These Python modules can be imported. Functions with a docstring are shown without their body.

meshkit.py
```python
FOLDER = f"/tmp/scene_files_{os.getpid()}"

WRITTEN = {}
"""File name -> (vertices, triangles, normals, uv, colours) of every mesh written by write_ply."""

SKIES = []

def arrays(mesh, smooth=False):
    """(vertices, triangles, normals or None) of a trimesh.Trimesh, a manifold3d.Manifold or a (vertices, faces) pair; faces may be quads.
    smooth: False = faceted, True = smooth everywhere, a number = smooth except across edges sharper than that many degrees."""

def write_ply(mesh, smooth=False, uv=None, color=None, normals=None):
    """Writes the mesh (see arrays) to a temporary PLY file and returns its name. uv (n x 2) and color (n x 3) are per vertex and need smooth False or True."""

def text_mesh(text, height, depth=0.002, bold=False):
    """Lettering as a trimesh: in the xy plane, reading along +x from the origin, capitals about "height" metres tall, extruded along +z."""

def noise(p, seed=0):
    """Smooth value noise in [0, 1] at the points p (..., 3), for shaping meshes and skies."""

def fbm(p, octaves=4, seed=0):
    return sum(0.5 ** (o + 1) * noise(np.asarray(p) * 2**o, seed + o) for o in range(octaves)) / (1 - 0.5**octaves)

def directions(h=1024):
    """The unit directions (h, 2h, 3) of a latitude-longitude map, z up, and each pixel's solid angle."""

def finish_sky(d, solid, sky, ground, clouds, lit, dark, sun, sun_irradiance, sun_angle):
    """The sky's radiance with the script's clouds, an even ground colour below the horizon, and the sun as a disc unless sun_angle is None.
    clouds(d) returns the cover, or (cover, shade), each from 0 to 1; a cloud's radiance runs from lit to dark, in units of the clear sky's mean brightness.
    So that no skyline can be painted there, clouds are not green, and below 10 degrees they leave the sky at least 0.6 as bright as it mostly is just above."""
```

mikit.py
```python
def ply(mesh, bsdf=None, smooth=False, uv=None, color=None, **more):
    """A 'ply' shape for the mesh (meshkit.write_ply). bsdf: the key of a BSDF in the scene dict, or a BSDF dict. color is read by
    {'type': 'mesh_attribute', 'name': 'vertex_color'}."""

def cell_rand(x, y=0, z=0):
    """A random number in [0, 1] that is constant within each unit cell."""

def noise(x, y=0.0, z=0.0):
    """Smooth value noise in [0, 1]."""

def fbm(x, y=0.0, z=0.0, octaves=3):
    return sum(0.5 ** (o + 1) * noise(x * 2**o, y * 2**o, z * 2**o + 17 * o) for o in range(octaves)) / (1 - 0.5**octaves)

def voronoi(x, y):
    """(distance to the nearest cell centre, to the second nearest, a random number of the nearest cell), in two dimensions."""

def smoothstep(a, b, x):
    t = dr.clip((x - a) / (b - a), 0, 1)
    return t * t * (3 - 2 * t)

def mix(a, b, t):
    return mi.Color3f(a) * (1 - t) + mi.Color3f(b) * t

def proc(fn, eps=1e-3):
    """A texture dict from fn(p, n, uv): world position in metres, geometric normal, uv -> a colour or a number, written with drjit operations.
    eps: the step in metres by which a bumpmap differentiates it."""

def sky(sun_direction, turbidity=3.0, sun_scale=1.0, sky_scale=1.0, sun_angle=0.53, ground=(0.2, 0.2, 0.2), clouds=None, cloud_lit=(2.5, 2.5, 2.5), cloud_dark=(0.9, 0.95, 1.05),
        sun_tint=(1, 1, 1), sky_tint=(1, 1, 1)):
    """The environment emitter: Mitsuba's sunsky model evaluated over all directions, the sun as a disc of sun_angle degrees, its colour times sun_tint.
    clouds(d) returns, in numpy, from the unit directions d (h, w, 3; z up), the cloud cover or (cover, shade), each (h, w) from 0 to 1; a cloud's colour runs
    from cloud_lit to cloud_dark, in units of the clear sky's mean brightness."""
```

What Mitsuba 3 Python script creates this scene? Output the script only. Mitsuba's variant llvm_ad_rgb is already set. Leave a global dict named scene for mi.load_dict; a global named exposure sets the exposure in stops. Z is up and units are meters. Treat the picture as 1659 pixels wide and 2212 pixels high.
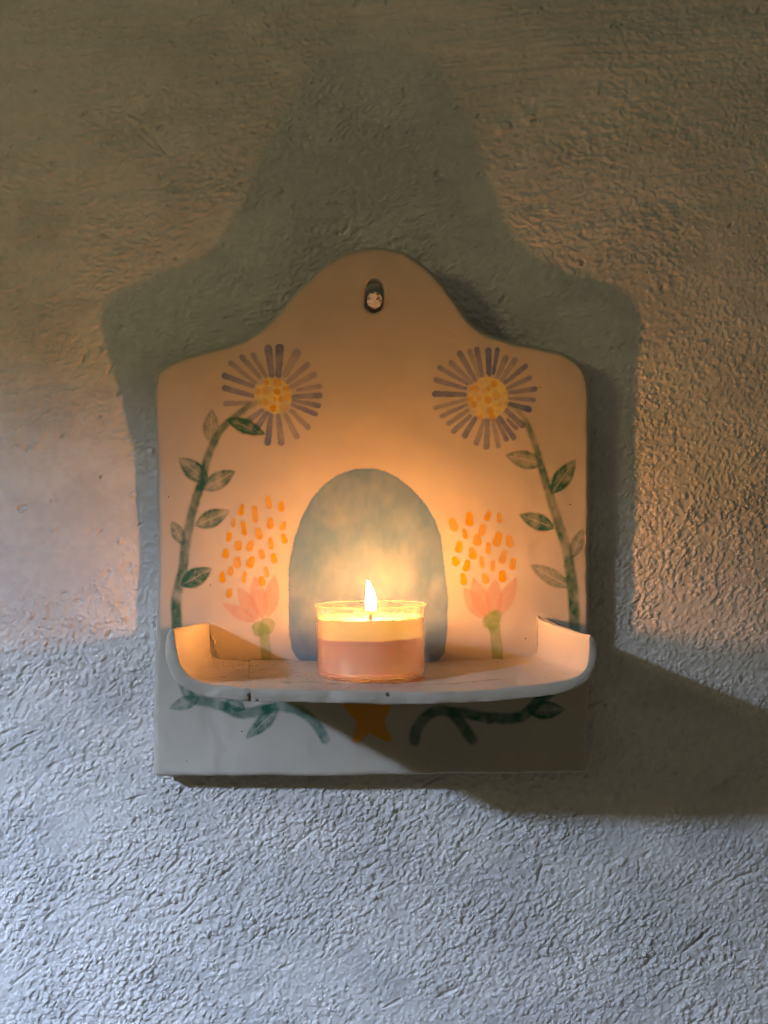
import math
import numpy as np
import trimesh
import mitsuba as mi
import mikit
from scipy.spatial import Delaunay, cKDTree
import shapely
from shapely.geometry import Polygon, Point

T = mi.ScalarTransform4f
scene, labels = {}, {}
exposure = 0.0
MM = 0.001

# ------------------------------------------------------------------ camera, lamp, surrounding dimness
CAM_Y = -0.502
scene['camera'] = {'type': 'perspective', 'fov': 33.27, 'fov_axis': 'x', 'near_clip': 0.02, 'far_clip': 20.0,
                   'to_world': T().look_at(origin=[0, CAM_Y, 0], target=[0, 0, 0], up=[0, 0, 1])}
LAMP = np.array([-0.612, -0.545, 0.262])      # cool lamp to the upper left, its mouth facing straight down
LAMP_L = (590.0, 785.0, 1190.0)
SHADE_FILL = (14.5, 12.8, 6.2)                   # added warm glow on its unseen shade, fill for the upper wall
FLAME_L = (1130.0, 440.0, 110.0)
AMBIENT = (0.078, 0.070, 0.050)
scene['surroundings'] = {'type': 'constant', 'radiance': {'type': 'rgb', 'value': list(AMBIENT)}}

rng = np.random.default_rng(7)


# ------------------------------------------------------------------ noise
_TAB = np.random.default_rng(11).uniform(-1, 1, (64, 256, 256))


def n2(x, z, seed=0):
    t = _TAB[seed % 64]
    xi, zi = np.floor(x).astype(int), np.floor(z).astype(int)
    fx, fz = x - xi, z - zi
    fx, fz = fx * fx * fx * (fx * (fx * 6 - 15) + 10), fz * fz * fz * (fz * (fz * 6 - 15) + 10)
    a, b, c, d = t[xi & 255, zi & 255], t[(xi + 1) & 255, zi & 255], t[xi & 255, (zi + 1) & 255], t[(xi + 1) & 255, (zi + 1) & 255]
    return (a * (1 - fx) + b * fx) * (1 - fz) + (c * (1 - fx) + d * fx) * fz


def fb(x, z, seed=0, o=3):
    return sum(0.5 ** i * n2(x * 2 ** i + 13.7 * i, z * 2 ** i + 5.1 * i, seed + i) for i in range(o)) / (2 - 0.5 ** (o - 1))


def sst(a, b, x):
    t = np.clip((x - a) / (b - a), 0, 1)
    return t * t * (3 - 2 * t)


# ------------------------------------------------------------------ materials
def rgb(*c):
    return {'type': 'rgb', 'value': list(c)}


def plaster_colour(p, n, uv):
    a = mikit.fbm(p.x * 38, p.z * 55, 3.0, octaves=3)
    b = mikit.fbm(p.x * 420, p.z * 420, 1.0, octaves=2)
    c = mikit.mix([0.70, 0.675, 0.63], [0.60, 0.585, 0.555], mikit.smoothstep(0.35, 0.7, a))
    return c * (0.93 + 0.14 * b)


def plaster_grain(p, n, uv):
    return mikit.fbm(p.x * 2300, p.z * 2300, 0.0, octaves=2)


scene['plaster'] = {'type': 'bumpmap', 'arbitrary': mikit.proc(plaster_grain, eps=1e-4), 'scale': 0.00009,
                    'bsdf': {'type': 'diffuse', 'reflectance': mikit.proc(plaster_colour)}}
scene['glaze'] = {'type': 'twosided', 'bsdf': {'type': 'principled', 'base_color': {'type': 'mesh_attribute', 'name': 'vertex_color'},
                                              'roughness': 0.42, 'specular': 0.22}}
scene['clear_plastic'] = {'type': 'thindielectric', 'int_ior': 1.45}
WAX = rgb(0.95, 0.59, 0.45)
scene['molten_wax'] = {'type': 'principledthin', 'base_color': WAX, 'roughness': 0.3, 'diff_trans': 1.12, 'spec_trans': 0.0}
scene['set_wax'] = {'type': 'principledthin', 'base_color': WAX, 'roughness': 0.4, 'diff_trans': 0.95, 'spec_trans': 0.0}
scene['glow_tinted_plastic'] = {'type': 'blendbsdf', 'weight': 0.06, 'a': {'type': 'thindielectric', 'int_ior': 1.45},
                            'b': {'type': 'principledthin', 'base_color': rgb(0.85, 0.62, 0.36), 'roughness': 0.3, 'diff_trans': 1.1, 'spec_trans': 0.0}}  # orange tint stands in for flame light piped through clear rim and foot


def film_cover(p, n, uv):
    return 0.03 + 0.05 * mikit.smoothstep(0.42, 0.62, mikit.fbm(p.x * 260, p.z * 420, p.y * 260, octaves=3))


scene['wax_film'] = {'type': 'blendbsdf', 'weight': mikit.proc(film_cover), 'a': {'type': 'thindielectric', 'int_ior': 1.02},
                     'b': {'type': 'principledthin', 'base_color': rgb(0.80, 0.55, 0.26), 'roughness': 0.4, 'diff_trans': 1.2, 'spec_trans': 0.0}}
scene['burnt_wick'] = {'type': 'diffuse', 'reflectance': rgb(0.03, 0.025, 0.02)}


def nail_colour(p, n, uv):
    a = mikit.fbm(p.x * 900, p.z * 900, p.y * 300, octaves=3)
    return mikit.mix([0.72, 0.68, 0.62], [0.20, 0.16, 0.13], mikit.smoothstep(0.54, 0.72, a))


scene['nail_metal'] = {'type': 'principled', 'base_color': mikit.proc(nail_colour), 'roughness': 0.5, 'metallic': 0.0}
scene['lamp_metal'] = {'type': 'twosided', 'bsdf': {'type': 'principled', 'base_color': rgb(0.25, 0.27, 0.28), 'roughness': 0.4}}
scene['fill_shade'] = {'type': 'diffuse', 'reflectance': rgb(0.5, 0.45, 0.36)}  # surface of the added glowing shade


def add(key, mesh, bsdf, smooth=35, label=None, category=None, group=None, kind=None, **more):
    scene[key] = mikit.ply(mesh, bsdf, smooth=smooth, **more)
    tag(key, label, category, group, kind)
    return key


def tag(key, label=None, category=None, group=None, kind=None):
    d = {k: v for k, v in dict(label=label, category=category, group=group, kind=kind).items() if v}
    if d:
        labels[key] = d


_COUNT = {}


def numbered(key):
    k = _COUNT.get(key, 0)
    _COUNT[key] = k + 1
    return key if k == 0 else f'{key}_{k:03d}'


def lathe(profile, n=64, closed=False):
    """Surface of revolution about z from (r, z) points, in metres."""
    p = np.asarray(profile, float)
    a = np.arange(n) * 2 * np.pi / n
    v = np.stack([p[:, None, 0] * np.cos(a), p[:, None, 0] * np.sin(a), np.broadcast_to(p[:, None, 1], (len(p), n))], -1).reshape(-1, 3)
    f, m = [], len(p)
    for i in range(m if closed else m - 1):
        j, k = np.arange(n), (np.arange(n) + 1) % n
        i2 = (i + 1) % m
        f.append(np.stack([i * n + j, i * n + k, i2 * n + k], 1))
        f.append(np.stack([i * n + j, i2 * n + k, i2 * n + j], 1))
    m = trimesh.Trimesh(v, np.vstack(f), process=True)
    m.update_faces(m.nondegenerate_faces())
    return m


# ------------------------------------------------------------------ the plaster wall
# x right and z up in millimetres from the middle of the picture; 1 photograph pixel of the 1659-wide view is about 0.181 mm on the wall
def wall_xy(px, py):
    return (px - 829.5) * 0.1808, (1106 - py) * 0.1808


def axis(lo, hi, step, far):
    mid = np.arange(lo, hi + step / 2, step)
    out, s = [], step
    x = 0
    while x < far:
        s *= 1.22
        x += s
        out.append(x)
    out = np.array(out)
    return np.concatenate([lo - out[::-1], mid, hi + out])


gx, gz = axis(-158, 158, 0.38, 750), axis(-208, 208, 0.38, 750)
X, Z = np.meshgrid(gx, gz, indexing='ij')


def rot(x, z, deg):
    c, s = math.cos(math.radians(deg)), math.sin(math.radians(deg))
    return x * c + z * s, -x * s + z * c


wx, wz = X + 1.1 * n2(X / 4, Z / 4, 40) + 3 * n2(X / 21, Z / 21, 41), Z + 0.9 * n2(X / 4, Z / 4, 42) + 3 * n2(X / 21, Z / 21, 43)
right = sst(-10, 120, X)
low = sst(25, -70, Z - 95 * right + 18 * fb(X / 45, Z / 45, 1))        # 1 in the coarse lower part of the wall
# coarse rough cast: crusty grains parted by fine cracks, brushed on a slant
ins = (np.abs(X) < 159) & (np.abs(Z) < 209)


def crust(size, stretch, deg, seed, lo, hi):
    """Uneven flat-topped grains of about the given size in mm, with sharp gaps between them."""
    r = np.random.default_rng(seed)
    n = int(320 * 420 / size ** 2)
    p = r.uniform([-190, -240], [190, 240], (int(n * 380 * 480 / (320 * 420) / stretch), 2))
    top, own = r.uniform(lo, hi, len(p)), r.uniform(0.1, 1, len(p))
    x = X[ins] + 0.15 * size * n2(X[ins] / (0.6 * size), Z[ins] / (0.6 * size), seed)
    z = Z[ins] + 0.15 * size * n2(X[ins] / (0.6 * size), Z[ins] / (0.6 * size), seed + 1)
    A, B = rot(x, z, deg)
    pa, pb = rot(p[:, 0], p[:, 1], deg)
    d, i = cKDTree(np.stack([pa / stretch, pb], 1)).query(np.stack([A / stretch, B], 1), k=2)
    gap = (d[:, 1] - d[:, 0]) / size
    out = np.zeros_like(X)
    dome = np.sqrt(np.clip(1 - (d[:, 0] / (0.62 * size * (0.75 + 0.5 * own[i[:, 0]]))) ** 2, 0, 1))
    out[ins] = (0.45 * top[i[:, 0]] + 0.05 * size) * sst(-0.05, 0.5, gap) + 0.21 * size * own[i[:, 0]] * dome
    return out


u, v = rot(wx, wz, 33)
patch = np.clip(0.82 + 1.1 * fb(X / 24, Z / 20, 2), 0.22, 1.5) * (1 - 0.35 * sst(-70, -20, Z))
coarse = ((crust(1.9, 1.25, 30, 3, -0.16, 0.44) + 0.75 * crust(1.1, 1.0, 0, 5, -0.08, 0.22)) * patch + 0.20 * fb(u / 6.5, v / 3.0, 2, 2) + 0.05 * n2(wx / 0.8, wz / 0.75, 7))
# finer horizontal ripples higher up
u, v = rot(wx, wz, 5)
fine = 0.20 * fb(u / 4.2, v / 1.9, 8, 2) + 0.13 * n2(u / 1.9, v / 1.2, 9) + 0.08 * n2(wx / 0.95, wz / 0.9, 10) + 0.62 * crust(1.45, 1.6, 6, 9, -0.08, 0.24)
fine *= np.clip(1.3 + 1.6 * fb(X / 34, Z / 26, 12), 0.55, 1.9)
fine += 0.22 * n2(u / 60, v / 5.5, 24) + 0.10 * n2(u / 28, v / 2.4, 27) * sst(-0.3, 0.6, n2(X / 50, Z / 40, 28))
# trowel streaks along the top
u, v = rot(X, Z + 2.2 * n2(X / 60, Z / 60, 13), 4)
streak = 0.17 * n2(u / 45, v / 1.6, 14) + 0.16 * n2(u / 18, v / 0.9, 15) + 0.3 * n2(u / 90, v / 7, 16) + 0.10 * n2(wx / 1.1, wz / 0.9, 27)
top = sst(146, 178, Z + 0.06 * X + 10 * fb(X / 50, Z / 50, 17))
H = coarse * low + fine * (1 - low) * (1 - 0.25 * top) + streak * top * 0.7
# a patch that was filled and smoothed, left of the shelf, with the ledge of an old coat of paint
sm = sst(1.0, 0.55, np.hypot((X + 132) / 62, (Z + 8 + 0.06 * X) / 40) + 0.35 * fb(X / 22, Z / 22, 18))
H *= 1 - 0.72 * sm
ledge = 0.22 * sst(0.35, -0.35, Z + 14.3 + 0.5 * n2(X / 9, 0 * X, 19)) * sst(-92, -112, X) * sst(-60, -16, Z)
H += ledge
zw = Z - 0.03 * X + 1.3 * n2(X / 25, 0 * X, 27) + 0.4 * n2(X / 5, Z / 5, 29)
H += 0.42 * sst(178.5, 181, zw) * sst(190, 184, zw) * (0.6 + 0.4 * n2(X / 40, 0 * X, 31)) + 0.25 * sst(194, 195.5, zw) * sst(202, 197, zw)
# grains of sand
pts = rng.uniform([-160, -210], [160, 210], (52000, 2))
rad = rng.uniform(0.35, 1.0, len(pts)) * rng.choice([1, 1, 1.5], len(pts))
q = np.stack([X[ins] + 0.35 * n2(X[ins] / 0.9, Z[ins] / 0.9, 20), Z[ins] + 0.35 * n2(X[ins] / 0.9, Z[ins] / 0.9, 21)], 1)
d, i = cKDTree(pts).query(q, k=1)
g = np.zeros_like(H)
g[ins] = np.clip(1 - (d / rad[i]) ** 2, 0, 1) * rad[i] * 0.42
H += g * (0.40 + 0.75 * low) * (1 - 0.75 * sm) * (0.8 + 0.6 * fb(X / 25, Z / 25, 22)) * (1 - 0.4 * top)


def dent(cx, cz, rx, rz, depth, ang=0.0, rough=0.35):
    """A pit (depth > 0) or a lump (depth < 0) of uneven outline."""
    R = 2.2 * max(rx, rz)
    ix = slice(*np.searchsorted(gx, [cx - R, cx + R]))
    iz = slice(*np.searchsorted(gz, [cz - R, cz + R]))
    x, z = X[ix, iz] - cx, Z[ix, iz] - cz
    if x.size == 0:
        return
    x, z = rot(x, z, ang)
    r = np.hypot(x / rx, z / rz) + rough * n2(X[ix, iz] / (0.8 * rx + 0.3), Z[ix, iz] / (0.8 * rx + 0.3), 23)
    H[ix, iz] -= depth * sst(1.15, 0.35, r)


for _ in range(640):                                                    # pinholes and torn spots, mostly low on the wall
    x, z = rng.uniform(-155, 155), rng.uniform(-205, 205)
    if rng.uniform() < (1.0 if z < -55 else 0.55):
        r = rng.uniform(0.5, 1.25)
        dent(x, z, r * rng.uniform(1, 2.2), r, rng.uniform(0.35, 1.05), rng.uniform(10, 60))
for _ in range(260):                                                    # lumps
    x, z = rng.uniform(-155, 155), rng.uniform(-205, 205)
    r = rng.uniform(0.6, 1.5)
    dent(x, z, r * rng.uniform(1, 1.8), r, -rng.uniform(0.25, 0.6), rng.uniform(0, 60))
for _ in range(46):                                                     # short torn furrows in the brushed part
    x, z = rng.uniform(-155, 155), rng.uniform(-205, -70)
    dent(x, z, rng.uniform(2.5, 6.5), rng.uniform(0.45, 0.9), rng.uniform(0.4, 1.1), rng.uniform(15, 50), 0.5)
for px, py, rx, rz, dp, an in [(228, 508, 2.6, 1.2, 1.2, -8), (262, 496, 4.5, 1.0, -0.5, 4), (1088, 276, 3.4, 2.9, -1.1, 0), (1142, 258, 3.2, 2.4, -0.8, 20),
                               (60, 968, 1.6, 1.1, 1.0, 40), (75, 963, 2.5, 1.0, -0.6, 30), (1495, 2042, 4.6, 0.8, 1.3, 40), (1515, 2025, 5.5, 0.9, 1.4, 42),
                               (1540, 2030, 2.6, 1.0, 1.1, 25), (1517, 2020, 1.5, 0.7, 1.1, 80), (1525, 2078, 3.4, 0.6, 0.9, -38), (1381, 1885, 0.6, 5.0, 0.7, 0),
                               (1165, 1888, 0.9, 4.6, 1.0, -14), (1180, 1872, 2.6, 0.8, 0.8, 10), (1400, 1982, 5.2, 0.7, 0.9, 28), (1376, 1992, 1.5, 0.9, 0.9, 20),
                               (1337, 2007, 1.6, 0.8, 0.9, 60), (1240, 2070, 1.0, 2.6, 0.8, 20), (1600, 2082, 3.0, 0.7, 0.8, 30), (375, 1870, 5.5, 0.9, 0.8, 45),
                               (330, 1932, 2.6, 0.9, 0.9, 35), (110, 1977, 3.5, 1.1, 1.0, 45), (295, 2163, 2.2, 1.3, 1.0, 30), (288, 1730, 1.8, 1.0, 0.9, 50),
                               (185, 2235, 2.0, 1.0, 1.0, 20), (160, 1860, 0.9, 1.4, 0.8, 0), (1455, 2090, 1.0, 0.9, -0.8, 0), (1394, 2062, 0.8, 0.8, -0.7, 0),
                               (1500, 2075, 0.8, 0.8, -0.6, 0), (1590, 2050, 0.9, 0.9, -0.6, 0), (350, 320, 3.2, 0.7, 0.7, -50), (600, 412, 2.2, 1.6, -0.8, 0)]:
    dent(*wall_xy(px, py), rx, rz, dp, an)
H += 0.55 * fb(X / 70, Z / 70, 25)
H -= np.quantile(H[ins], 0.5)
V = np.stack([X, -H, Z], -1).reshape(-1, 3) * MM
nz = len(gz)
ii = (np.arange(len(gx) - 1)[:, None] * nz + np.arange(nz - 1)[None]).ravel()
F = np.vstack([np.stack([ii, ii + nz, ii + nz + 1], 1), np.stack([ii, ii + nz + 1, ii + 1], 1)])
if np.cross(V[F[0, 1]] - V[F[0, 0]], V[F[0, 2]] - V[F[0, 0]])[1] > 0:
    F = F[:, ::-1]
add('plaster_wall', trimesh.Trimesh(V, F, process=False), 'plaster', smooth=True,
    label='rough white plastered wall, pitted and brushed, that the ceramic shelf hangs on', category='wall')

# ------------------------------------------------------------------ the ceramic shelf: back plate
K = 492.0 / 2776.0                                                     # mm on the face of the plate per pixel of the 1659-wide view


def pm(px, py):
    return (np.asarray(px, float) - 829.5) * K, (1106 - np.asarray(py, float)) * K


OUT = [(331, 1677), (330, 1600), (331, 1500), (336, 1400), (340, 1230), (338, 1080), (335, 950), (333, 850), (333.5, 826), (337, 809), (345, 797), (365, 784), (395, 770), (440, 757),
       (490, 745), (531, 731), (566, 707), (595, 681), (620, 651), (652, 613), (684, 584), (710, 565), (739, 548), (768, 536), (803, 530), (835, 532),
       (870, 542), (905, 561), (934, 586), (963, 618), (988, 656), (1011, 688), (1036, 708), (1062, 724), (1110, 738), (1170, 750), (1215, 761), (1246, 776),
       (1264, 798), (1272, 826), (1274, 860), (1275, 950), (1274, 1200), (1272, 1500), (1268, 1640), (1267, 1670), (1200, 1672), (1000, 1673), (800, 1676),
       (700, 1679), (560, 1676), (450, 1678)]
ox, oz = pm(*np.array(OUT).T)


def bulge(x, z):
    """Distance of the plate's face from the wall: the plate is a little warped and twisted, its top leaning out."""
    up = np.clip(z, 0, None)
    w = sst(10, 60, z)
    return 8.2 + 2.4 * x / 83 * (1 - w) + 0.6 * sst(0, 40, z) * sst(20, -60, x) + 0.00138 * up ** 2 + 0.0024 * np.clip(-z - 50, 0, None) ** 2


def ripple(x, z):
    return 0.34 * n2(x / 17 + 3, z / 17, 30) + 0.19 * n2(x / 6, z / 9, 31) + 0.07 * n2(x / 2.8, z / 3.6, 32)


depth = (502.0 - bulge(ox, oz)) / 492.0                                 # the outline was measured on the plate's mean plane
ox, oz = ox * depth, oz * depth
outline = Polygon(np.stack([ox, oz], 1)).buffer(1.4, quad_segs=6).buffer(-2.8, quad_segs=6).buffer(1.4, quad_segs=6)
oc = shapely.get_coordinates(shapely.line_interpolate_point(outline.exterior, np.arange(0, outline.length, 1.0)))
outline = Polygon(oc + np.stack([0.22 * n2(oc[:, 0] / 7, oc[:, 1] / 7, 28) + 0.10 * n2(oc[:, 0] / 2.6, oc[:, 1] / 2.6, 28), 0.22 * n2(oc[:, 0] / 7, oc[:, 1] / 7, 29) + 0.10 * n2(oc[:, 0] / 2.6, oc[:, 1] / 2.6, 29)], 1))
hx, hz = pm(808.5, 640.5)
hz *= 0.985
ang = np.linspace(0, 2 * np.pi, 40, endpoint=False)
hole = shapely.LineString([(hx - 0.1, hz - 2.3), (hx + 0.1, hz + 2.3)]).buffer(3.5, quad_segs=10)


def ring_points(poly, step):
    L = poly.exterior.length
    return shapely.get_coordinates(shapely.line_interpolate_point(shapely.geometry.polygon.orient(poly).exterior, np.arange(0, L - step / 2, L / round(L / step))))


RND = 2.1
THICK = 5.2


def inset_drop(d):
    t = np.clip(1 - d / RND, 0, 1)
    return RND * (1 - np.sqrt(np.clip(1 - t * t, 0, 1))) * 0.9


shell_out, shell_hole = ring_points(outline, 0.9), ring_points(hole, 0.7)[::-1]
P = [shell_out, shell_hole]
for dd in (0.12, 0.4, 0.85, 1.5, 2.3, 3.4):
    P.append(ring_points(outline.buffer(-dd), 1.0))
for dd in (0.15, 0.5, 1.0, 1.8):
    P.append(ring_points(hole.buffer(dd), 0.75))
ax, az = np.arange(-90, 90, 1.25), np.arange(-106, 106, 1.25)
g = np.stack(np.meshgrid(ax, az), -1).reshape(-1, 2) + rng.uniform(-0.2, 0.2, (len(ax) * len(az), 2))
inner = outline.buffer(-4.2).difference(hole.buffer(2.6))
P.append(g[shapely.contains_xy(inner, g[:, 0], g[:, 1])])
P = np.vstack(P)
tri = Delaunay(P).simplices
c = P[tri].mean(1)
body = outline.difference(hole)
tri = tri[shapely.contains_xy(body.buffer(0.004), c[:, 0], c[:, 1])]
a2 = np.cross(P[tri[:, 1]] - P[tri[:, 0]], P[tri[:, 2]] - P[tri[:, 0]])
tri = np.where((a2 > 0)[:, None], tri, tri[:, ::-1])[np.abs(a2) > 1e-6]
dist = shapely.distance(outline.exterior, shapely.points(P))
dhole = shapely.distance(hole.exterior, shapely.points(P))


def face_y(x, z):
    return -(bulge(x, z) + ripple(x, z))


yf = face_y(P[:, 0], P[:, 1]) + inset_drop(dist) + inset_drop(dhole * 1.8) * 0.6
nP = len(P)
yb = -(bulge(P[:, 0], P[:, 1]) - THICK)
front = np.stack([P[:, 0], yf, P[:, 1]], 1)
back = np.stack([P[:, 0], yb, P[:, 1]], 1)
verts = [front, back]
faces = [tri, tri[:, ::-1] + nP]
base = 2 * nP
for lo, n in ((0, len(shell_out)), (len(shell_out), len(shell_hole))):
    j = np.arange(n)
    k = (j + 1) % n
    rows = [lo + j]
    for t in (0.35, 0.7):
        verts.append(front[lo:lo + n] * (1 - t) + back[lo:lo + n] * t)
        rows.append(base + j)
        base += n
    rows.append(nP + lo + j)
    for a, b in zip(rows[:-1], rows[1:]):
        faces += [np.stack([a, b, b[k]], 1), np.stack([a, b[k], a[k]], 1)]
plate = trimesh.Trimesh(np.vstack(verts), np.vstack(faces), process=False)


# ---- glaze colours (linear), and the painted motifs in the plate's own millimetres
GREEN, PURPLE, ORANGE = np.array([.020, .100, .066]), np.array([.095, .125, .25]), np.array([.50, .25, .006])
YELLOW, CORAL, OLIVE, BLUE, STAR = np.array([.62, .50, .12]), np.array([.43, .22, .16]), np.array([.17, .25, .07]), np.array([.095, .185, .275]), np.array([.62, .24, .006])
WHITE = np.array([.45, .405, .33])


def ground_colour(x, z):
    m = fb(x / 22, z / 22, 33) * 0.5 + 0.25 * fb(x / 6, z / 9, 36)
    k = np.clip(1 + 0.09 * m, 0.8, 1.12)[..., None]
    warm = sst(0.0, 0.9, fb(x / 30 + 7, z / 30, 44))[..., None]
    return WHITE * k * (1 - warm * np.array([.0, .03, .07]))


def crop(x0, y0):
    return lambda x, y: pm((x0 + np.asarray(x, float) / 2.074) * 0.6636, (y0 + np.asarray(y, float) / 2.074) * 0.6636)


C1, C2, C3, C4 = crop(450, 1080), crop(1250, 1080), crop(450, 1800), crop(1250, 1800)
CU = K * 0.6636 / 2.074                                                # mm per pixel of those enlargements
STEP = 0.3
px_ = np.arange(-88, 88, STEP)
pz_ = np.arange(-104, 64, STEP)
GX, GZ = np.meshgrid(px_, pz_, indexing='ij')
COL = ground_colour(GX, GZ)
COV, IDS = np.zeros(GX.shape), np.full(GX.shape, -1)
motif_names = []
HAIR = 0.11 * n2(GX / 1.1, GZ / 1.1, 34)                                # the uneven edge of a brush stroke
MOT = fb(GX / 3.2, GZ / 3.2, 35)


def paint(sdf, colour, dark, soft, key, label=None, mottle=0.35, pool=0.0, box=None):
    """Lays one brush stroke: sdf(x, z) in mm is negative inside. It becomes a part of its own, a thin layer of glaze."""
    sx = slice(*np.searchsorted(px_, [box[0] - 2, box[1] + 2]))
    sz = slice(*np.searchsorted(pz_, [box[2] - 2, box[3] + 2]))
    x, z = GX[sx, sz], GZ[sx, sz]
    d = sdf(x, z)
    d = d[0] if isinstance(d, tuple) else d
    e = d + HAIR[sx, sz]
    cov = sst(soft, -soft, e)
    dk = dark(x, z) if callable(dark) else dark
    a = cov * np.clip(dk * (1 + mottle * MOT[sx, sz]) + pool * sst(-1.3, -0.2, e), 0, 1)
    COL[sx, sz] = COL[sx, sz] * (1 - a[..., None]) + np.asarray(colour) * a[..., None]
    own = cov > np.maximum(0.04, 0.75 * COV[sx, sz])
    IDS[sx, sz][own] = len(motif_names)
    COV[sx, sz] = np.maximum(COV[sx, sz], cov)
    motif_names.append((key, label))


def bbox(*xz_r):
    a = np.array(xz_r)
    return (a[:, 0] - a[:, 2]).min(), (a[:, 0] + a[:, 2]).max(), (a[:, 1] - a[:, 2]).min(), (a[:, 1] + a[:, 2]).max()


def capsule(x0, z0, r0, x1, z1, r1):
    L2 = (x1 - x0) ** 2 + (z1 - z0) ** 2

    def f(x, z):
        t = np.clip(((x - x0) * (x1 - x0) + (z - z0) * (z1 - z0)) / L2, 0, 1)
        return np.hypot(x - x0 - t * (x1 - x0), z - z0 - t * (z1 - z0)) - (r0 + t * (r1 - r0))
    return f, bbox((x0, z0, r0), (x1, z1, r1))


def path(pts, radii):
    """A stroke along a smooth path."""
    pts = np.asarray(pts, float)
    s = np.linspace(0, 1, len(pts))
    t = np.linspace(0, 1, len(pts) * 6)
    from scipy.interpolate import CubicSpline
    p = CubicSpline(s, pts)(t)
    r = np.interp(t, np.linspace(0, 1, len(radii)), radii)
    fs = [capsule(*p[i], r[i], *p[i + 1], r[i + 1])[0] for i in range(len(p) - 1)]
    return (lambda x, z: np.min([f(x, z) for f in fs], 0)), bbox(*[(a[0], a[1], b) for a, b in zip(p, r)])


def leaf(bx, bz, tx, tz, w):
    """A pointed leaf with a bare midrib and side veins: the two-arc outline."""
    L = math.hypot(tx - bx, tz - bz)
    ux, uz = (tx - bx) / L, (tz - bz) / L

    def f(x, z):
        s = ((x - bx) * ux + (z - bz) * uz) / L
        t = np.abs(-(x - bx) * uz + (z - bz) * ux)
        prof = w * np.clip(np.sin(np.pi * np.clip(s, 0, 1)) ** 0.8 * (1.12 - 0.3 * s), 0, None)
        return np.where((s < 0) | (s > 1), np.hypot(t, np.where(s < 0, -s, s - 1) * L), t - prof)
    return f, (min(bx, tx) - w, max(bx, tx) + w, min(bz, tz) - w, max(bz, tz) + w), (bx, bz, ux, uz, L, w)


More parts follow.
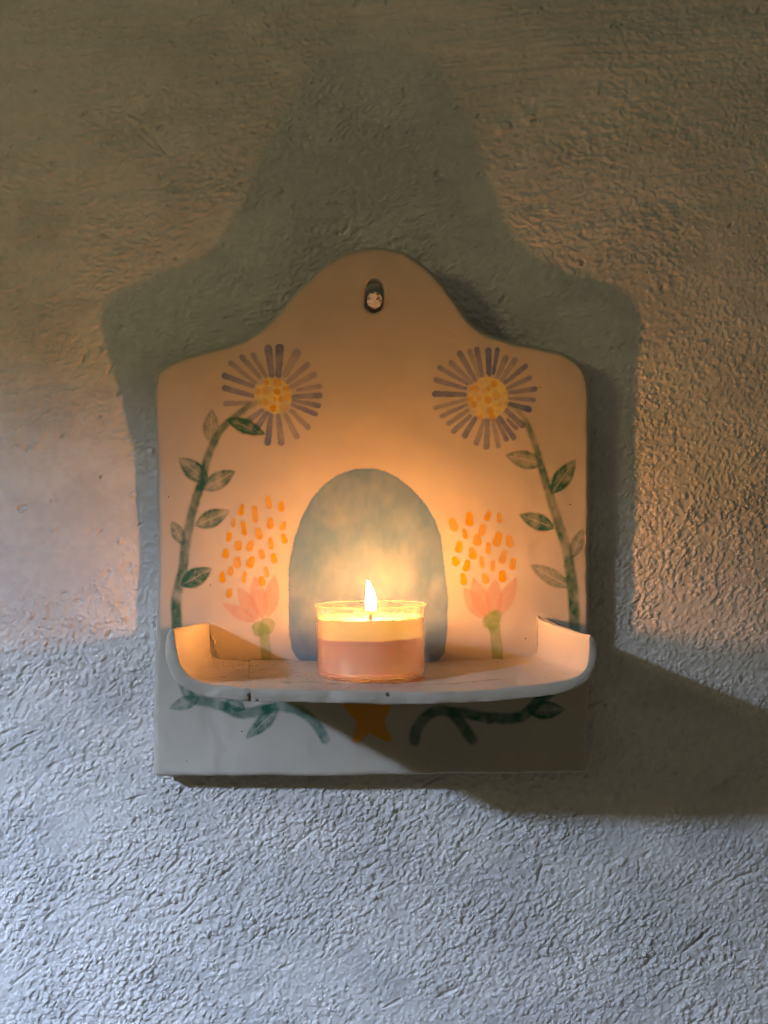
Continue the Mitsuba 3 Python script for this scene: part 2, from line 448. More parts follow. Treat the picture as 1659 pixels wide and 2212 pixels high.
def leaf_dark(info, dark, rim, veins):
    bx, bz, ux, uz, L, w = info

    def f(x, z):
        s = ((x - bx) * ux + (z - bz) * uz) / L
        t = -(x - bx) * uz + (z - bz) * ux
        rib = sst(0.42, 0.12, np.abs(t)) * sst(0.08, 0.2, s) * sst(1.0, 0.8, s)
        side = sst(0.3, 0.08, np.abs(((s * L - np.abs(t) * 0.9) / (L / 3.6)) % 1 - 0.5) * L / 3.6) * sst(0.15, 0.3, s) * sst(1.0, 0.75, s)
        return np.clip(dark + rim * sst(0.35, 0.95, np.abs(t) / (w * np.sin(np.pi * np.clip(s, .05, .95)) + .3)) - veins * np.maximum(rib, 0.7 * side), 0.05, 1)
    return f


S = 'ceramic_shelf'


def motif(name, label):
    key = numbered(f'{S}__{name}')
    tag(key, label)
    return key


# blue arch
e = np.array([C3(1010, 100), C3(1010, 400), C3(1016, 560), C3(1032, 650), C3(1068, 715), C3(1130, 748), C3(1215, 756), C4(-60, 756), C4(320, 748), C4(372, 722),
              C4(410, 680), C4(421, 600), C4(430, 500), C4(434, 300), C4(415, 140), C2(400, 1500), C2(385, 1380), C2(345, 1270), C2(280, 1160), C2(190, 1060),
              C2(90, 980), C2(0, 938), C1(1600, 922), C1(1540, 920), C1(1450, 928), C1(1350, 963), C1(1260, 1022), C1(1170, 1122), C1(1100, 1252), C1(1048, 1400), C1(1020, 1540)])


def poly_sdf(pts, r=0.0):
    from scipy.interpolate import CubicSpline
    p = np.vstack([pts, pts[:1]])
    if r:
        t = np.linspace(0, 1, len(p))
        p = CubicSpline(t, p, bc_type='periodic')(np.linspace(0, 1, len(p) * 5))
    g = Polygon(p).buffer(0)

    def f(x, z):
        q = shapely.points(x, z)
        d = shapely.distance(g.exterior, q)
        return np.where(shapely.contains_xy(g, x, z), -d, d)
    return f, (p[:, 0].min(), p[:, 0].max(), p[:, 1].min(), p[:, 1].max())


arch = motif('painted_arch', 'mottled blue arch brushed on the glaze behind the candle')
f, bx = poly_sdf(np.array([np.ravel(q) for q in e]))
wash = lambda x, z: (0.92 + 0.11 * fb(x / 9, z / 10, 45) + 0.03 * n2(x / 1.4, z / 3, 46) - 0.10 * sst(0.1, 0.8, fb(x / 12 + 4, z / 12, 47)))
paint(f, BLUE, wash, 0.35, arch, mottle=0.04, pool=0.06, box=bx)

# two tulips with orange seeds above them
TL = [(C3, (790, 470), (560, 345), 44), (C3, (800, 455), (668, 235), 56), (C3, (870, 440), (918, 150), 56), (C3, (835, 450), (780, 160), 62)]
TR = [(C4, (690, 450), (540, 235), 60), (C4, (700, 440), (600, 170), 62), (C4, (770, 430), (893, 165), 52), (C4, (735, 440), (752, 175), 60)]
CL = [(C3, (808, 512), 46), (C3, (868, 492), 50)], [C3(842, 520), C3(850, 600), C3(858, 680), C3(868, 775)], [38, 34, 36, 34]
CR = [(C4, (735, 455), 58), (C4, (762, 418), 36), (C4, (700, 462), 34)], [C4(742, 480), C4(755, 560), C4(765, 650), C4(770, 755)], [40, 36, 38, 34]
SL = [(C1, 875, 1150, 20, 45), (C1, 960, 1178, 22, 38), (C1, 690, 1200, 20, 42), (C1, 783, 1228, 20, 60), (C1, 635, 1290, 15, 33), (C1, 705, 1325, 20, 52),
      (C1, 887, 1290, 25, 42), (C1, 975, 1308, 22, 33), (C1, 808, 1362, 25, 45), (C1, 605, 1382, 19, 37), (C1, 980, 1395, 20, 38), (C1, 668, 1443, 27, 40),
      (C1, 750, 1445, 25, 40), (C1, 890, 1430, 19, 42), (C1, 583, 1497, 22, 38), (C1, 828, 1502, 20, 40), (C1, 660, 1557, 28, 44), (C1, 755, 1555, 27, 45),
      (C1, 912, 1530, 22, 40), (C1, 617, 1615, 22, 36), (C1, 860, 1622, 18, 40), (C3, 560, 165, 22, 42), (C3, 708, 165, 16, 42), (C3, 830, 190, 26, 38), (C3, 607, 272, 22, 35)]
SR = [(C2, 467, 1300, 30, 50), (C2, 577, 1262, 26, 54), (C2, 702, 1240, 22, 38), (C2, 780, 1255, 17, 40), (C2, 665, 1335, 26, 45), (C2, 545, 1362, 16, 38),
      (C2, 630, 1403, 30, 45), (C2, 768, 1397, 30, 55), (C2, 847, 1412, 26, 46), (C2, 508, 1450, 26, 44), (C2, 598, 1493, 25, 45), (C2, 703, 1460, 20, 42),
      (C2, 805, 1518, 26, 50), (C2, 483, 1547, 27, 37), (C2, 870, 1565, 20, 44), (C2, 660, 1555, 17, 44), (C2, 735, 1578, 16, 42), (C2, 560, 1577, 24, 44),
      (C4, 537, 175, 24, 45), (C4, 600, 15, 25, 30), (C4, 683, 172, 25, 38), (C4, 800, 155, 27, 44)]
for petals, (blobs, stalk, sr), seeds, where in ((TL, CL, SL, 'left'), (TR, CR, SR, 'right')):
    tulip = motif('painted_tulip', 'coral tulip under the more densely spotted cloud of seeds, on the candle\'s ' + where + ' side')
    for C, b, t, w in petals:
        f, bx, info = leaf(*C(*b), *C(*t), w * CU)
        paint(f, CORAL, 0.60, 0.45, numbered(tulip + '__petal'), mottle=0.25, box=bx)
    f, bx = path(stalk, [r * CU for r in sr])
    paint(f, OLIVE, 0.66, 0.35, tulip + '__stalk', box=bx)
    for C, c0, r in blobs:
        f, bx = capsule(*C(*c0), r * CU, *(np.add(C(*c0), (0.01, -1.0))), r * CU * 0.85)
        paint(f, OLIVE, 0.62, 0.4, numbered(tulip + '__calyx'), box=bx)
    for n_, (C, x, y, w, h) in enumerate(seeds):
        tilt = 0.25 * w * (((n_ * 7) % 5) - 2) / 2
        f, bx = capsule(*C(x - tilt, y + h - w), w * CU, *C(x + tilt, y - h + w), w * CU * 0.8)
        paint(f, ORANGE, 0.80 + 0.18 * ((n_ * 3) % 4) / 3, 0.22, numbered(tulip + '__seed'), mottle=0.2, box=bx)

# two daisies
DL = [(885, 125, 905, 295, 28, .8), (962, 120, 950, 295, 30, .9), (1075, 150, 1000, 290, 30, .42), (1145, 230, 1010, 345, 21, .5), (1190, 295, 1035, 375, 21, .4),
      (1225, 370, 1080, 395, 18, .5), (1225, 432, 1055, 440, 22, .7), (1215, 500, 1050, 465, 19, .7), (1195, 555, 1045, 495, 19, .75), (1145, 645, 1035, 535, 20, .55),
      (1068, 705, 995, 560, 22, .5), (965, 745, 945, 570, 24, .65), (872, 745, 895, 565, 24, .8), (790, 660, 870, 545, 25, .8), (725, 610, 840, 530, 22, .75),
      (595, 487, 750, 480, 20, .6), (590, 385, 775, 435, 22, .8), (590, 303, 775, 370, 22, .75), (632, 218, 790, 345, 18, .5), (708, 180, 825, 310, 20, .55), (782, 165, 865, 305, 18, .5)]
DR = [(700, 135, 705, 290, 24, 1.), (760, 130, 735, 285, 17, .95), (815, 185, 760, 320, 22, .5), (880, 195, 790, 335, 20, .5), (950, 238, 810, 350, 18, .8),
      (980, 315, 830, 385, 18, .6), (1015, 390, 835, 415, 19, .7), (1005, 462, 845, 452, 17, .6), (975, 525, 850, 490, 22, .9), (930, 630, 820, 530, 23, .85),
      (890, 650, 835, 595, 16, .8), (875, 715, 780, 580, 20, .8), (825, 725, 760, 595, 18, .7), (770, 770, 735, 600, 18, .5), (690, 775, 700, 600, 22, .7),
      (625, 750, 675, 600, 20, .55), (545, 700, 615, 585, 22, .8), (470, 670, 580, 570, 20, .75), (437, 620, 565, 530, 18, .6), (390, 570, 555, 495, 17, .55),
      (345, 515, 550, 460, 16, .45), (345, 422, 545, 425, 22, .9), (350, 328, 545, 385, 20, .75), (372, 245, 560, 355, 18, .65), (450, 215, 590, 345, 20, .5),
      (508, 155, 615, 330, 22, .65), (575, 140, 640, 310, 18, .4), (622, 130, 660, 300, 20, .7)]
YL = [(865, 400, 27), (940, 345, 28), (1000, 385, 18), (940, 405, 22), (1010, 440, 26), (925, 455, 13), (860, 475, 20), (910, 515, 22), (985, 515, 25), (812, 405, 20), (965, 455, 20), (870, 345, 15)]
YR = [(755, 435, 26), (620, 385, 21), (740, 355, 22), (700, 385, 14), (670, 395, 10), (580, 455, 20), (715, 535, 25), (605, 490, 20), (780, 490, 15), (650, 575, 18), (700, 460, 24), (730, 575, 20), (640, 445, 14), (590, 385, 14)]
daisies = []
for C, petals, dots, cc, cr, where in ((C1, DL, YL, (915, 435), 122, 'leaning over the vine with the green leaf across its petals'), (C2, DR, YR, (700, 443), 138, 'with the greater number of narrow petals')):
    daisy = motif('painted_daisy', 'purple daisy with a spotted yellow middle, ' + where)
    daisies.append((C, dots, cc, cr, daisy))
    for x1, y1, x0, y0, w, dk in petals:
        (tx, tz), (sx_, sz_) = C(x1, y1), C(x0, y0)
        f, bx = capsule(sx_, sz_, w * 0.70 * CU, tx, tz, w * 0.97 * CU)
        dark = (lambda x, z, a=dk, tx=tx, tz=tz: a * 0.82 + 0.12 * sst(3.0, 0.5, np.hypot(x - tx, z - tz)))
        paint(f, PURPLE, dark, 0.3, numbered(daisy + '__petal'), mottle=0.3, pool=0.05, box=bx)

# two leafy vines
LV = [C1(815, 478), C1(720, 520), C1(640, 585), C1(565, 650), C1(510, 740), C1(470, 830), C1(440, 930), C1(410, 1040), C1(380, 1130), C1(350, 1240), C1(325, 1350),
      C1(307, 1450), C1(292, 1600), C3(262, 230), C3(247, 320), C3(246, 400), C3(250, 500), C3(262, 640), C3(280, 780), C3(305, 900), C3(360, 985), C3(470, 1012),
      C3(600, 1052), C3(700, 1085), C3(850, 1062), C3(960, 1040), C3(1090, 1068), C3(1195, 1150), C3(1262, 1255)]
RV = [C2(830, 490), C2(900, 530), C2(955, 610), C2(1000, 710), C2(1040, 830), C2(1068, 930), C2(1100, 1040), C2(1132, 1150), C2(1172, 1280), C2(1212, 1400), C2(1245, 1520),
      C4(1250, 90), C4(1268, 200), C4(1280, 330), C4(1285, 480), C4(1270, 620), C4(1235, 760), C4(1150, 900), C4(1050, 985), C4(950, 1085), C4(850, 1110), C4(720, 1110), C4(600, 1090), C4(470, 1072)]
LL = [(C1, (480, 745), (500, 525), 56, .22, .2), (C1, (600, 590), (855, 690), 52, .55, .45), (C1, (465, 1015), (265, 850), 66, .42, .7), (C1, (425, 1065), (648, 938), 62, .40, .3),
      (C1, (375, 1310), (608, 1208), 62, .42, .35), (C1, (300, 1440), (213, 1280), 46, .34, .3), (C3, (275, 225), (488, 108), 66, .62, .35),
      (C3, (410, 985), (205, 1055), 46, .35, .2), (C3, (950, 1045), (730, 1252), 50, .5, .3), (C3, (720, 1060), (585, 1000), 40, .6, .3)]
RL = [(C2, (1072, 895), (822, 832), 62, .42, .35), (C2, (1128, 1095), (1292, 862), 62, .55, .3), (C2, (1150, 1325), (916, 1235), 58, .52, .35), (C2, (1262, 1530), (1342, 1330), 46, .3, .2),
      (C4, (1255, 232), (990, 82), 56, .24, .25), (C4, (960, 1060), (1215, 1050), 62, .4, .6), (C4, (760, 1070), (690, 1150), 30, .5, .3)]
for stem, widths, leaves, tail, where in ((LV, [17, 24, 26, 30, 32, 34, 36, 36, 34, 36, 34, 30], LL, None, 'under the daisy with the leaf across its petals'),
                                          (RV, [14, 20, 24, 30, 34, 36, 38, 38, 36, 36, 34], RL, [C4(205, 1258), C4(235, 1160), C4(305, 1085), C4(390, 1060), C4(470, 1090), C4(535, 1170), C4(590, 1245)], 'under the daisy with many narrow petals')):
    vine = motif('painted_vine', 'green painted vine ' + where)
    shade = (lambda x, z: 0.76 + 0.36 * fb(x / 5, z / 8, 48) - 0.16 * sst(8, 35, z) + 0.12 * n2(x / 2, z / 3, 49))
    f, bx = path(stem, [w * CU for w in widths])
    paint(f, GREEN, shade, 0.75, vine + '__stem', mottle=0.3, box=bx)
    if tail:
        f, bx = path(tail, [38 * CU, 36 * CU, 38 * CU])
        paint(f, GREEN, 0.75, 0.8, vine + '__tendril', box=bx)
    for C, b, t, w, dk, rim in leaves:
        f, bx, info = leaf(*C(*b), *C(*t), w * CU)
        paint(f, GREEN, leaf_dark(info, dk + 0.20, 0.8 * rim, 0.26), 0.65, numbered(vine + '__leaf'), mottle=0.6, box=bx)
for C, dots, cc, cr, daisy in daisies:
    x0, z0 = C(*cc)
    blob = lambda x, z, x0=x0, z0=z0, r=cr * CU: np.hypot(x - x0, z - z0) - r * (1 + 0.10 * n2(x / 1.7, z / 1.7, 37))
    paint(blob, YELLOW, lambda x, z: 0.62 + 0.4 * n2(x / 1.1, z / 1.1, 38), 0.3, daisy + '__middle', box=(x0 - 8, x0 + 8, z0 - 8, z0 + 8))
    for n_, (x, y, r) in enumerate(dots):
        f, bx = capsule(*C(x, y), r * CU, *C(x + 1, y + 3), r * CU)
        paint(f, ORANGE, 0.40 + 0.45 * ((n_ * 5) % 4) / 3, 0.35, numbered(daisy + '__dot'), box=bx)

# orange star below the shelf
star = motif('painted_star', 'dark orange five pointed star under the shelf')
C6 = lambda x, y: pm((1000 + x / 4.1475) * 0.6636, (2200 + y / 4.1475) * 0.6636)
f, bx = poly_sdf(np.array([C6(480, 405), C6(660, 610), C6(612, 870), C6(655, 905), C6(700, 890), C6(840, 765), C6(1070, 885), C6(1120, 885), C6(1140, 850), C6(1035, 600), C6(1150, 405), C6(1120, 380),
                           C6(930, 390), C6(850, 200), C6(790, 200), C6(690, 380), C6(500, 380)]))
paint(f, STAR, 0.9, 0.3, star, mottle=0.15, box=bx)

# specks of grit in the glaze
for x, z in rng.uniform([-80, -100], [80, 60], (70, 2)):
    r = rng.uniform(0.12, 0.3)
    ix, iz = np.searchsorted(px_, x), np.searchsorted(pz_, z)
    COL[ix, iz] *= 0.6

# ---- the plate and its painted parts
PLC = ground_colour(plate.vertices[:, 0], plate.vertices[:, 2])
pv = plate.copy()
pv.vertices = plate.vertices * MM
add(f'{S}__back_plate', pv, 'glaze', smooth=True, color=PLC)
cell = np.max(np.stack([IDS[:-1, :-1], IDS[1:, :-1], IDS[:-1, 1:], IDS[1:, 1:]]), 0)
cov4 = np.stack([COV[:-1, :-1], COV[1:, :-1], COV[:-1, 1:], COV[1:, 1:]])
pick = np.argmax(cov4, 0)
ids4 = np.stack([IDS[:-1, :-1], IDS[1:, :-1], IDS[:-1, 1:], IDS[1:, 1:]])
cell = np.where(cov4.max(0) > 0.04, np.take_along_axis(ids4, pick[None], 0)[0], -1)
nzp = len(pz_)
YF = face_y(GX, GZ) - 0.16
order = {}
for k, (key, _) in enumerate(motif_names):
    order.setdefault(key, []).append(k)
flat = np.argsort(cell.ravel(), kind='stable')
bounds = np.searchsorted(cell.ravel()[flat], np.arange(len(motif_names) + 1))
VG = np.stack([GX, YF, GZ], -1).reshape(-1, 3)
CG = COL.reshape(-1, 3)
for key, ks in order.items():
    cells = np.concatenate([flat[bounds[k]:bounds[k + 1]] for k in ks])
    if len(cells) < 3:
        continue
    i0, k0 = cells // (nzp - 1), cells % (nzp - 1)
    a = i0 * nzp + k0
    quads = np.vstack([np.stack([a, a + nzp, a + nzp + 1], 1), np.stack([a, a + nzp + 1, a + 1], 1)])
    use, inv = np.unique(quads, return_inverse=True)
    m = trimesh.Trimesh(VG[use] * MM, inv.reshape(-1, 3), process=False)
    scene[key] = mikit.ply(m, 'glaze', smooth=True, color=CG[use])

# ------------------------------------------------------------------ the ceramic shelf: the tray
FR = 414.0 * 0.6636 / 2.074 / 2776                                      # mm at the tray's front edge per pixel of the enlargements


def front_mm(pts, x0, y0):
    a = np.array(pts, float)
    return np.stack([(x0 * 0.6636 - 829.5) * 414 / 2776 + a[:, 0] * FR, (1106 - y0 * 0.6636) * 414 / 2776 - a[:, 1] * FR], 1)


IN = np.vstack([front_mm([(250, 512), (257, 620), (275, 700), (302, 775), (342, 825), (400, 862), (500, 888), (600, 900), (700, 907), (900, 918), (1200, 926), (1600, 932)], 450, 1800),
                front_mm([(200, 939), (400, 937), (600, 925), (870, 905), (1100, 880), (1230, 858), (1310, 830), (1358, 780), (1378, 700), (1381, 620), (1376, 560)], 1250, 1800)])
OT = np.vstack([front_mm([(212, 508), (188, 570), (180, 640), (190, 720), (217, 805), (270, 885), (350, 938), (450, 970), (600, 994), (900, 1010), (1200, 1014), (1620, 1022)], 450, 1800),
                front_mm([(130, 1028), (400, 1016), (700, 1003), (950, 985), (1150, 960), (1300, 912), (1390, 850), (1432, 755), (1440, 660), (1430, 590), (1408, 550)], 1250, 1800)])


def resample(p, n):
    from scipy.interpolate import CubicSpline
    s = np.concatenate([[0], np.cumsum(np.linalg.norm(np.diff(p, axis=0), axis=1))])
    return CubicSpline(s, p)(np.linspace(0, s[-1], n))


NS = 420
IN, OT = resample(IN, NS), resample(OT, NS)
MID = (IN + OT) / 2
zbot = -59.6
ys = np.concatenate([[0.0, 0.12, 0.35, 0.7, 1.1, 1.7, 2.4], np.linspace(3.4, 79.5, 110)])
tipd = np.minimum(np.arange(NS), NS - 1 - np.arange(NS)) * (np.linalg.norm(np.diff(MID, axis=0), axis=1).sum() / NS)
tip = np.sqrt(np.clip(1 - np.clip(1 - tipd / 2.0, 0, 1) ** 2, 0.02, 1))
rows, colr = [], []


def tray_colour(x, y, z):
    """The green ground stroke and flecks burnt into the tray's glaze, by place on the tray."""
    c = ground_colour(x + 31, y * 0.9 + z)
    yy = y - 15 + 1.2 * n2(x / 9, 0 * x, 50)
    up = sst(-52, -56, z)
    g1 = sst(2.6, 1.0, np.abs(yy - 3.5)) * up * sst(-44, -36, x) * sst(48, 40, x) * np.clip(0.5 + 0.5 * n2(x / 6, y / 2, 51), 0, 1)
    c = c * (1 - 0.55 * g1[..., None]) + OLIVE * 0.55 * g1[..., None]
    fl = sst(0.72, 0.84, n2(x / 0.75, y / 0.55, 52)) * up * (y > 5) * sst(0.1, 0.4, fb(x / 14 + 1, y / 14, 53) + 0.25 * (x < -8))
    return c * (1 - 0.75 * fl[..., None])


for y in ys:
    t = y / 78.0
    rn = math.sqrt(max(0.0, 1 - max(0.0, 1 - y / 1.1) ** 2))
    half = (IN - OT) / 2 * np.minimum(tip, 1)[:, None] * (0.74 + 0.26 * rn)
    mid = MID.copy()
    I, O = mid + half, mid - half
    loop = np.vstack([I, O[::-1]])
    x, z = loop[:, 0], loop[:, 1]
    k = np.where(x < 0, 1 - 0.22 * t, 1 - 0.05 * t)
    xs = x * (1 - 0.030 * t) - 5.0 * t * sst(-80, 80, x) * 1.0 - 3.1 * t * sst(80, -80, x)
    lift = t * sst(zbot + 1.0, zbot + 6.5, z) * 0.85                        # towards the plate the sides stand up more steeply
    outer = np.arange(len(x)) >= NS
    xs = xs + np.where(x > 0, np.where(outer, 62.3, 59.0) - xs, np.where(outer, -70.2, -66.8) - xs) * lift * (np.abs(x) > 40)
    zs = zbot + (z - zbot) * np.where(z > zbot + 3, k, 1)
    wob = 0.22 * n2(x / 5 + 9, np.full_like(x, y / 9), 54) + 0.10 * n2(x / 2.2, z / 2.2 + y / 4, 55)
    yy = np.full_like(x, y) + 0.5 * n2(x / 6, z / 6, 56) * max(0, 1 - y / 6) + 0.07 * n2(x / 2.4, z / 2.4, 57) * max(0, 1 - y / 5)
    rows.append(np.stack([xs, -88.0 + yy, zs + wob], 1))
R_ = np.stack(rows)
m_, n_ = R_.shape[:2]
cap = R_[0]
TV = R_.reshape(-1, 3)
j = np.arange(n_)
k = (j + 1) % n_
tf = []
for r in range(m_ - 1):
    tf += [np.stack([r * n_ + j, r * n_ + k, (r + 1) * n_ + k], 1), np.stack([r * n_ + j, (r + 1) * n_ + k, (r + 1) * n_ + j], 1)]
# front and back faces: strips from the upper to the lower line with a row of points between
for r in (0, m_ - 1):
    i0 = r * n_ + np.arange(NS)
    o0 = r * n_ + 2 * NS - 1 - np.arange(NS)
    lines = [i0]
    for t in np.linspace(0, 1, 9)[1:-1]:
        mm = TV[i0] * (1 - t) + TV[o0] * t
        if r == 0:
            mm[:, 1] += -0.22 * math.sin(math.pi * t) + 0.10 * n2(mm[:, 0] / 2.2, mm[:, 2] / 1.6, 59) + 0.05 * n2(mm[:, 0] / 0.9, mm[:, 2] / 0.9, 60)
        lines.append(len(TV) + np.arange(NS))
        TV = np.vstack([TV, mm])
    lines.append(o0)
    for a, b in zip(lines[:-1], lines[1:]):
        q = [np.stack([a[:-1], b[:-1], b[1:]], 1), np.stack([a[:-1], b[1:], a[1:]], 1)]
        tf += q if r == 0 else [w[:, ::-1] for w in q]
tray = trimesh.Trimesh(TV, np.vstack(tf), process=False)
TC = tray_colour(TV[:, 0], TV[:, 1] + 88, TV[:, 2])
fx_, fz_ = TV[:, 0], TV[:, 2]
for px, py, rx, rz in ((540, 1504, 0.55, 1.7), (556, 1513, 0.5, 0.35), (838, 1500, 0.6, 0.7)):     # chips that bare the brown clay
    cx, cz = (px - 829.5) * 0.1491, (1106 - py) * 0.1491
    chip = sst(1.2, 0.7, np.hypot((fx_ - cx) / rx, (fz_ - cz) / rz) + 0.4 * n2(fx_ / 0.5, fz_ / 0.5, 58)) * (TV[:, 1] < -85.5)
    TC = TC * (1 - chip[:, None]) + np.array([.085, .05, .03]) * chip[:, None]
    tray.vertices[:, 1] += 0.35 * chip
tray.vertices = tray.vertices * MM
scene[f'{S}__tray'] = mikit.ply(tray, 'glaze', smooth=True, color=TC)
tag(S, 'pale glazed ceramic wall shelf painted with daisies, vines and an arch, hanging on the plaster', 'wall shelf')

# seams of slip where the tray's sides meet the plate
for pts in ([(57.2, -56), (58.6, -51), (58.9, -47), (59.3, -43.5), (59.4, -40.5)], [(-63.6, -56), (-65.6, -51), (-66.6, -46.5)]):
    ms = []
    for i in range(len(pts) * 3):
        t = i / (len(pts) * 3 - 1) * (len(pts) - 1)
        x, z = [np.interp(t, np.arange(len(pts)), np.array(pts)[:, q]) for q in (0, 1)]
        s = trimesh.creation.icosphere(2, rng.uniform(0.35, 0.7))
        s.apply_scale([1, 1, 1.3])
        s.apply_translation([x + rng.uniform(-0.5, 0.5), face_y(np.array(x), np.array(z)) - 0.2, z])
        ms.append(s)
    seam = trimesh.util.concatenate(ms)
    seam.vertices = seam.vertices * MM
    key = numbered(f'{S}__slip_seam')
    scene[key] = mikit.ply(seam, 'glaze', smooth=True, color=np.tile(WHITE, (len(seam.vertices), 1)))

# flecks burnt into the glaze: on the plate, and scattered over the tray's floor
scene['burnt_fleck'] = {'type': 'principled', 'base_color': rgb(0.12, 0.075, 0.045), 'roughness': 0.5}


def fleck(key, x, y, z, r, flat):
    m = trimesh.creation.icosphere(1, r)
    m.vertices *= 1 + 0.25 * n2(m.vertices[:, 0] / r * 0.8 + x, m.vertices[:, 2] / r * 0.8 + z, 60)[:, None]
    m.apply_scale([1.2, 0.35, 1.0] if flat == 'plate' else [1.5, 1.0, 0.45])
    m.apply_translation([x, y, z])
    m.vertices = m.vertices * MM
    scene[numbered(key)] = mikit.ply(m, 'burnt_fleck', smooth=True)


for C, x, y, r in [(C1, 195, 1115, .28), (C1, 1230, 128, .25), (C1, 1160, 468, .28), (C2, 1255, 1165, .3), (C3, 700, 1205, .42), (C2, 470, 40, .25), (C3, 480, 220, .35), (C4, 955, 578, .35), (C1, 1640, 40, .25), (C2, 1050, 380, .22), (C3, 330, 1400, .22), (C4, 300, 1420, .25)]:
    fx, fz = C(x, y)
    fleck(f'{S}__fleck', fx, float(face_y(np.array(fx), np.array(fz))) - 0.1, fz, 0.75 * r, 'plate')
for x0, x, y, r in [(450, 880, 778, .75), (450, 510, 735, .35), (450, 550, 750, .45), (450, 575, 760, .3), (450, 475, 790, .35), (450, 505, 822, .4), (450, 535, 858, .35), (450, 600, 856, .4), (450, 745, 854, .45), (450, 1015, 890, .4),
                    (450, 975, 850, .38), (450, 985, 840, .32), (450, 1160, 850, .38), (450, 870, 872, .3), (450, 640, 800, .3), (450, 700, 790, .25), (1250, 535, 858, .35), (1250, 620, 857, .35), (1250, 380, 903, .3), (1250, 1020, 768, .4),
                    (1250, 600, 770, .3), (1250, 285, 845, .4), (1250, 860, 850, .25), (1250, 1110, 800, .25)]:
    xp, yp = (x0 + x / 2.074) * 0.6636, (1800 + y / 2.074) * 0.6636
    dep = min(58.9 * 2776 / (yp - 1106), 490.0)
    fleck(f'{S}__tray__fleck', (xp - 829.5) * dep / 2776, CAM_Y / MM + dep, -58.9, r, 'tray')

# ------------------------------------------------------------------ the nail
prof = [(0, 0), (1.2, 0.0), (2.0, 0.0), (2.65, 0.05), (2.88, 0.3), (2.9, 1.0), (2.6, 2.2), (2.55, 26), (0, 26)]
nail = lathe(np.array(prof), 40)
nv = nail.vertices
nv[:, 0] += 0.16 * n2(nv[:, 0] * 0.9 + 3, nv[:, 1] * 0.9, 60)
nv[:, 2] += (0.22 * n2(nv[:, 0] / 1.1, nv[:, 1] / 1.1, 61) + 0.38 * nv[:, 1]) * (nv[:, 2] < 1)
Rm = trimesh.transformations.rotation_matrix(math.radians(-90), [1, 0, 0])
nail.vertices = nv
nail.apply_transform(Rm)
nx_, nz_ = (809.2 - 829.5) * 481 / 2776, (1106 - 646) * 481 / 2776
nail.apply_translation([nx_, -19.5, nz_])
nail.vertices = nail.vertices * MM
add('nail', nail, 'nail_metal', smooth=40, label='short blunt nail in the hole at the top of the ceramic shelf', category='nail')

# ------------------------------------------------------------------ the tea light
AX, AY, AZ = (802.0 - 829.5) * 450 / 2776, -52.0, -59.25
W = 'tea_light'


def place(mesh, tilt=0.7):
    mesh.apply_transform(trimesh.transformations.rotation_matrix(math.radians(-tilt), [0, 1, 0]))
    mesh.apply_translation([AX, AY, AZ])
    mesh.vertices = mesh.vertices * MM
    return mesh


cup_prof = [(0, 0.9), (15.5, 0.9), (16.6, 0.5), (17.4, 0.0), (18.0, 0.15), (18.5, 0.9), (18.75, 2.1), (18.9, 2.6), (19.25, 3.6), (19.4, 5), (19.5, 26.4), (18.75, 26.4), (18.6, 5), (18.2, 3.2), (17.6, 2.4), (0, 2.2)]
add(f'{W}__cup', place(lathe(cup_prof, 128)), 'clear_plastic', smooth=30)


ra = np.linspace(0, 2 * np.pi, 14, endpoint=False)
add(f'{W}__cup__rim', place(lathe(np.stack([19.15 + 0.5 * np.cos(ra), 26.85 + 0.42 * np.sin(ra)], 1), 128, closed=True)), 'glow_tinted_plastic', smooth=60)
add(f'{W}__cup__foot', place(lathe([(17.3, 0.05), (18.1, 0.3), (18.55, 0.95), (18.8, 2.1), (18.95, 2.65)], 128)), 'glow_tinted_plastic', smooth=60)
add(f'{W}__wax_film', place(lathe([(18.50, 22.3), (18.52, 24), (18.56, 26.3)], 128)), 'wax_film', smooth=60)


def wax_body(zlo, zhi, r, wav, seed, dish=0.0, lower=False):
    a = np.arange(160) * 2 * np.pi / 160
    rows = []
    join = 0.20 * n2(a * 5.1, 0 * a, 62) + 0.12 * n2(a * 15, 0 * a, 63)
    edge = wav * n2(a * 160 / (2 * np.pi) / 5, 0 * a, seed) + 0.6 * wav * n2(a * 160 / (2 * np.pi) / 1.7, 0 * a, seed + 1)
    fade = np.where(a > 6.0, (2 * np.pi - a) / 0.2832, 1)
    join, edge = join * fade, edge * fade
    edge = join if lower else edge
    bottom = [(0.02, zlo, 0), (r * 0.5, zlo, 0), (r * 0.93, zlo, 0), (r, zlo + 0.5, 0.0)]
    side = [(r, zlo * .7 + zhi * .3, 0), (r, zlo * .35 + zhi * .65, 0.1), (r, zhi - 0.8, 0.6), (r, zhi, 1)]
    over = [(r * 0.985, zhi + 0.05, 0.8), (r * 0.93, zhi - 0.15 - dish * .5, 0.3), (r * 0.75, zhi - 0.25 - dish * .8, 0.0), (r * 0.4, zhi - 0.3 - dish, 0), (0.02, zhi - 0.3 - dish, 0)]
    # the two layers are grown together: no skin between them
    for rr, zz, e in (bottom + side + [(r - 0.22, zhi + 0.02, 1), (r * 0.9, zhi, 1), (r * 0.55, zhi - 0.2, 0)] if lower else [(r - 0.22, zlo - 0.12, -1), (r, zlo + 0.05, -1)] + side + over):
        rows.append(np.stack([rr * np.cos(a), rr * np.sin(a), zz + (edge * e if e >= 0 else join)], 1))
    v = np.vstack(rows)
    n = 160
    j, k = np.arange(n), (np.arange(n) + 1) % n
    f = np.vstack([np.vstack([np.stack([i * n + j, i * n + k, (i + 1) * n + k], 1), np.stack([i * n + j, (i + 1) * n + k, (i + 1) * n + j], 1)]) for i in range(len(rows) - 1)])
    return trimesh.Trimesh(v, f, process=False)


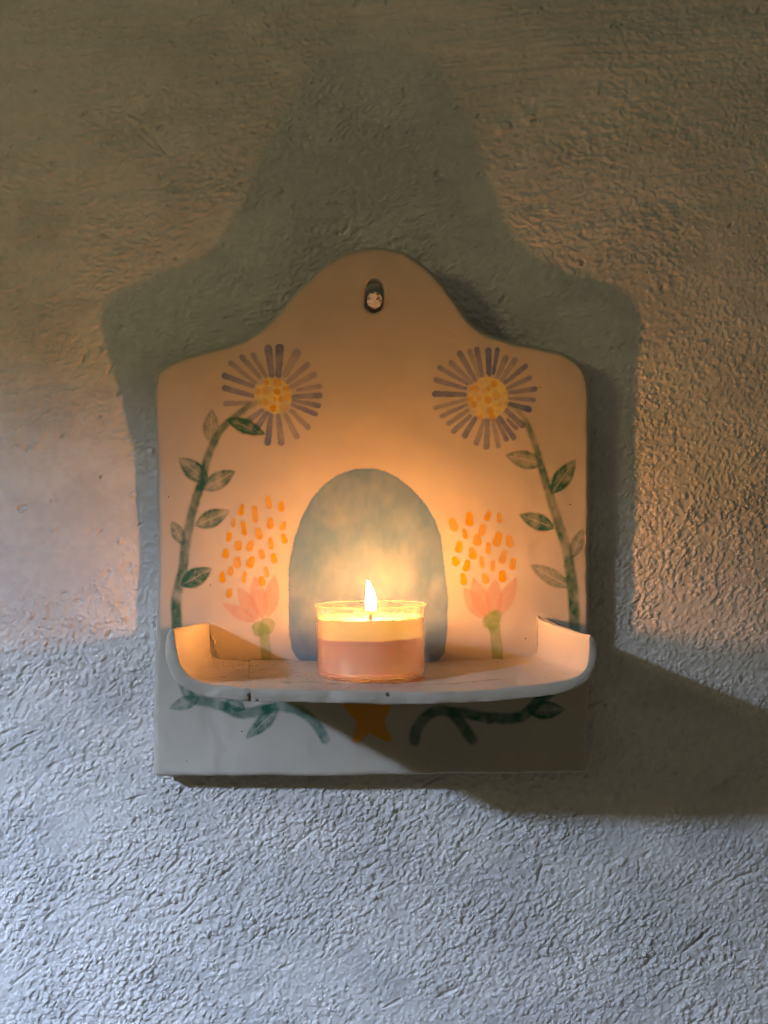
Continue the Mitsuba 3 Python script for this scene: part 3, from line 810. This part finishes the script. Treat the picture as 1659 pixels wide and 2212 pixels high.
add(f'{W}__lower_wax', place(wax_body(3.0, 15.62, 18.35, 0.22, 62, lower=True), 0.9), 'set_wax', smooth=40, label='paler set wax in the lower half')
add(f'{W}__upper_wax', place(wax_body(15.75, 22.6, 18.35, 0.16, 64, 0.9), 0.9), 'molten_wax', smooth=40, label='glowing molten upper layer of wax')
wick = lathe([(0, 0), (0.6, 0), (0.55, 2), (0.5, 4.4), (0, 4.6)], 12)
wick.vertices[:, 0] += 0.02 * wick.vertices[:, 2] ** 2
wick.apply_translation([0, 0, 20.4])
add(f'{W}__wick', place(wick), 'burnt_wick', smooth=40)
fl = lathe([(0, 24.7), (0.9, 24.8), (1.6, 25.2), (1.98, 26.0), (2.05, 27.2), (1.92, 28.8), (1.7, 30.4), (1.38, 31.9), (1.0, 33.2), (0.6, 34.3), (0.25, 35.1), (0, 35.5)], 32)
zz = fl.vertices[:, 2] - 25
fl.vertices[:, 0] += np.where(zz > 0, 0.28 * np.sin(zz / 3.0) * 1.0 - 0.11 * zz, 0)
scene[f'{W}__flame'] = mikit.ply(place(fl, 0), {'type': 'thindielectric', 'int_ior': 1.001}, smooth=40, emitter={'type': 'area', 'radiance': rgb(*FLAME_L)})
tag(W, 'lit tea light in a clear plastic cup standing on the ceramic shelf', 'candle')

# ------------------------------------------------------------------ the cool lamp outside the picture, upper left
L = 'pendant_lamp'
shade = lathe([(0.076, -0.032), (0.079, -0.032), (0.069, 0.021), (0.047, 0.048), (0.022, 0.059), (0.012, 0.061), (0.012, 0.058), (0.02, 0.056), (0.045, 0.045), (0.066, 0.02)], 48, closed=True)  # unseen shade, its mouth shaped to cut the lamp off the upper wall
shade.apply_translation(LAMP)
scene[f'{L}__shade'] = mikit.ply(shade, 'fill_shade', smooth=30, emitter={'type': 'area', 'radiance': rgb(*SHADE_FILL)})  # emission added as warm fill, no lamplight passes through
cable = trimesh.creation.cylinder(0.003, 1.2, sections=12)
cable.apply_translation(LAMP + [0, 0, 0.67])
add(f'{L}__cable', cable, 'lamp_metal', smooth=30)
scene[f'{L}__diffuser'] = {'type': 'disk', 'to_world': T().translate(LAMP.tolist()).rotate([1, 0, 0], 180).scale(0.05),
                           'bsdf': {'type': 'diffuse', 'reflectance': rgb(0.7, 0.7, 0.7)}, 'emitter': {'type': 'area', 'radiance': rgb(*LAMP_L)}}
tag(L, 'small cool white pendant lamp with an added shade glowing as warm fill, hanging left of the ceramic shelf', 'lamp')
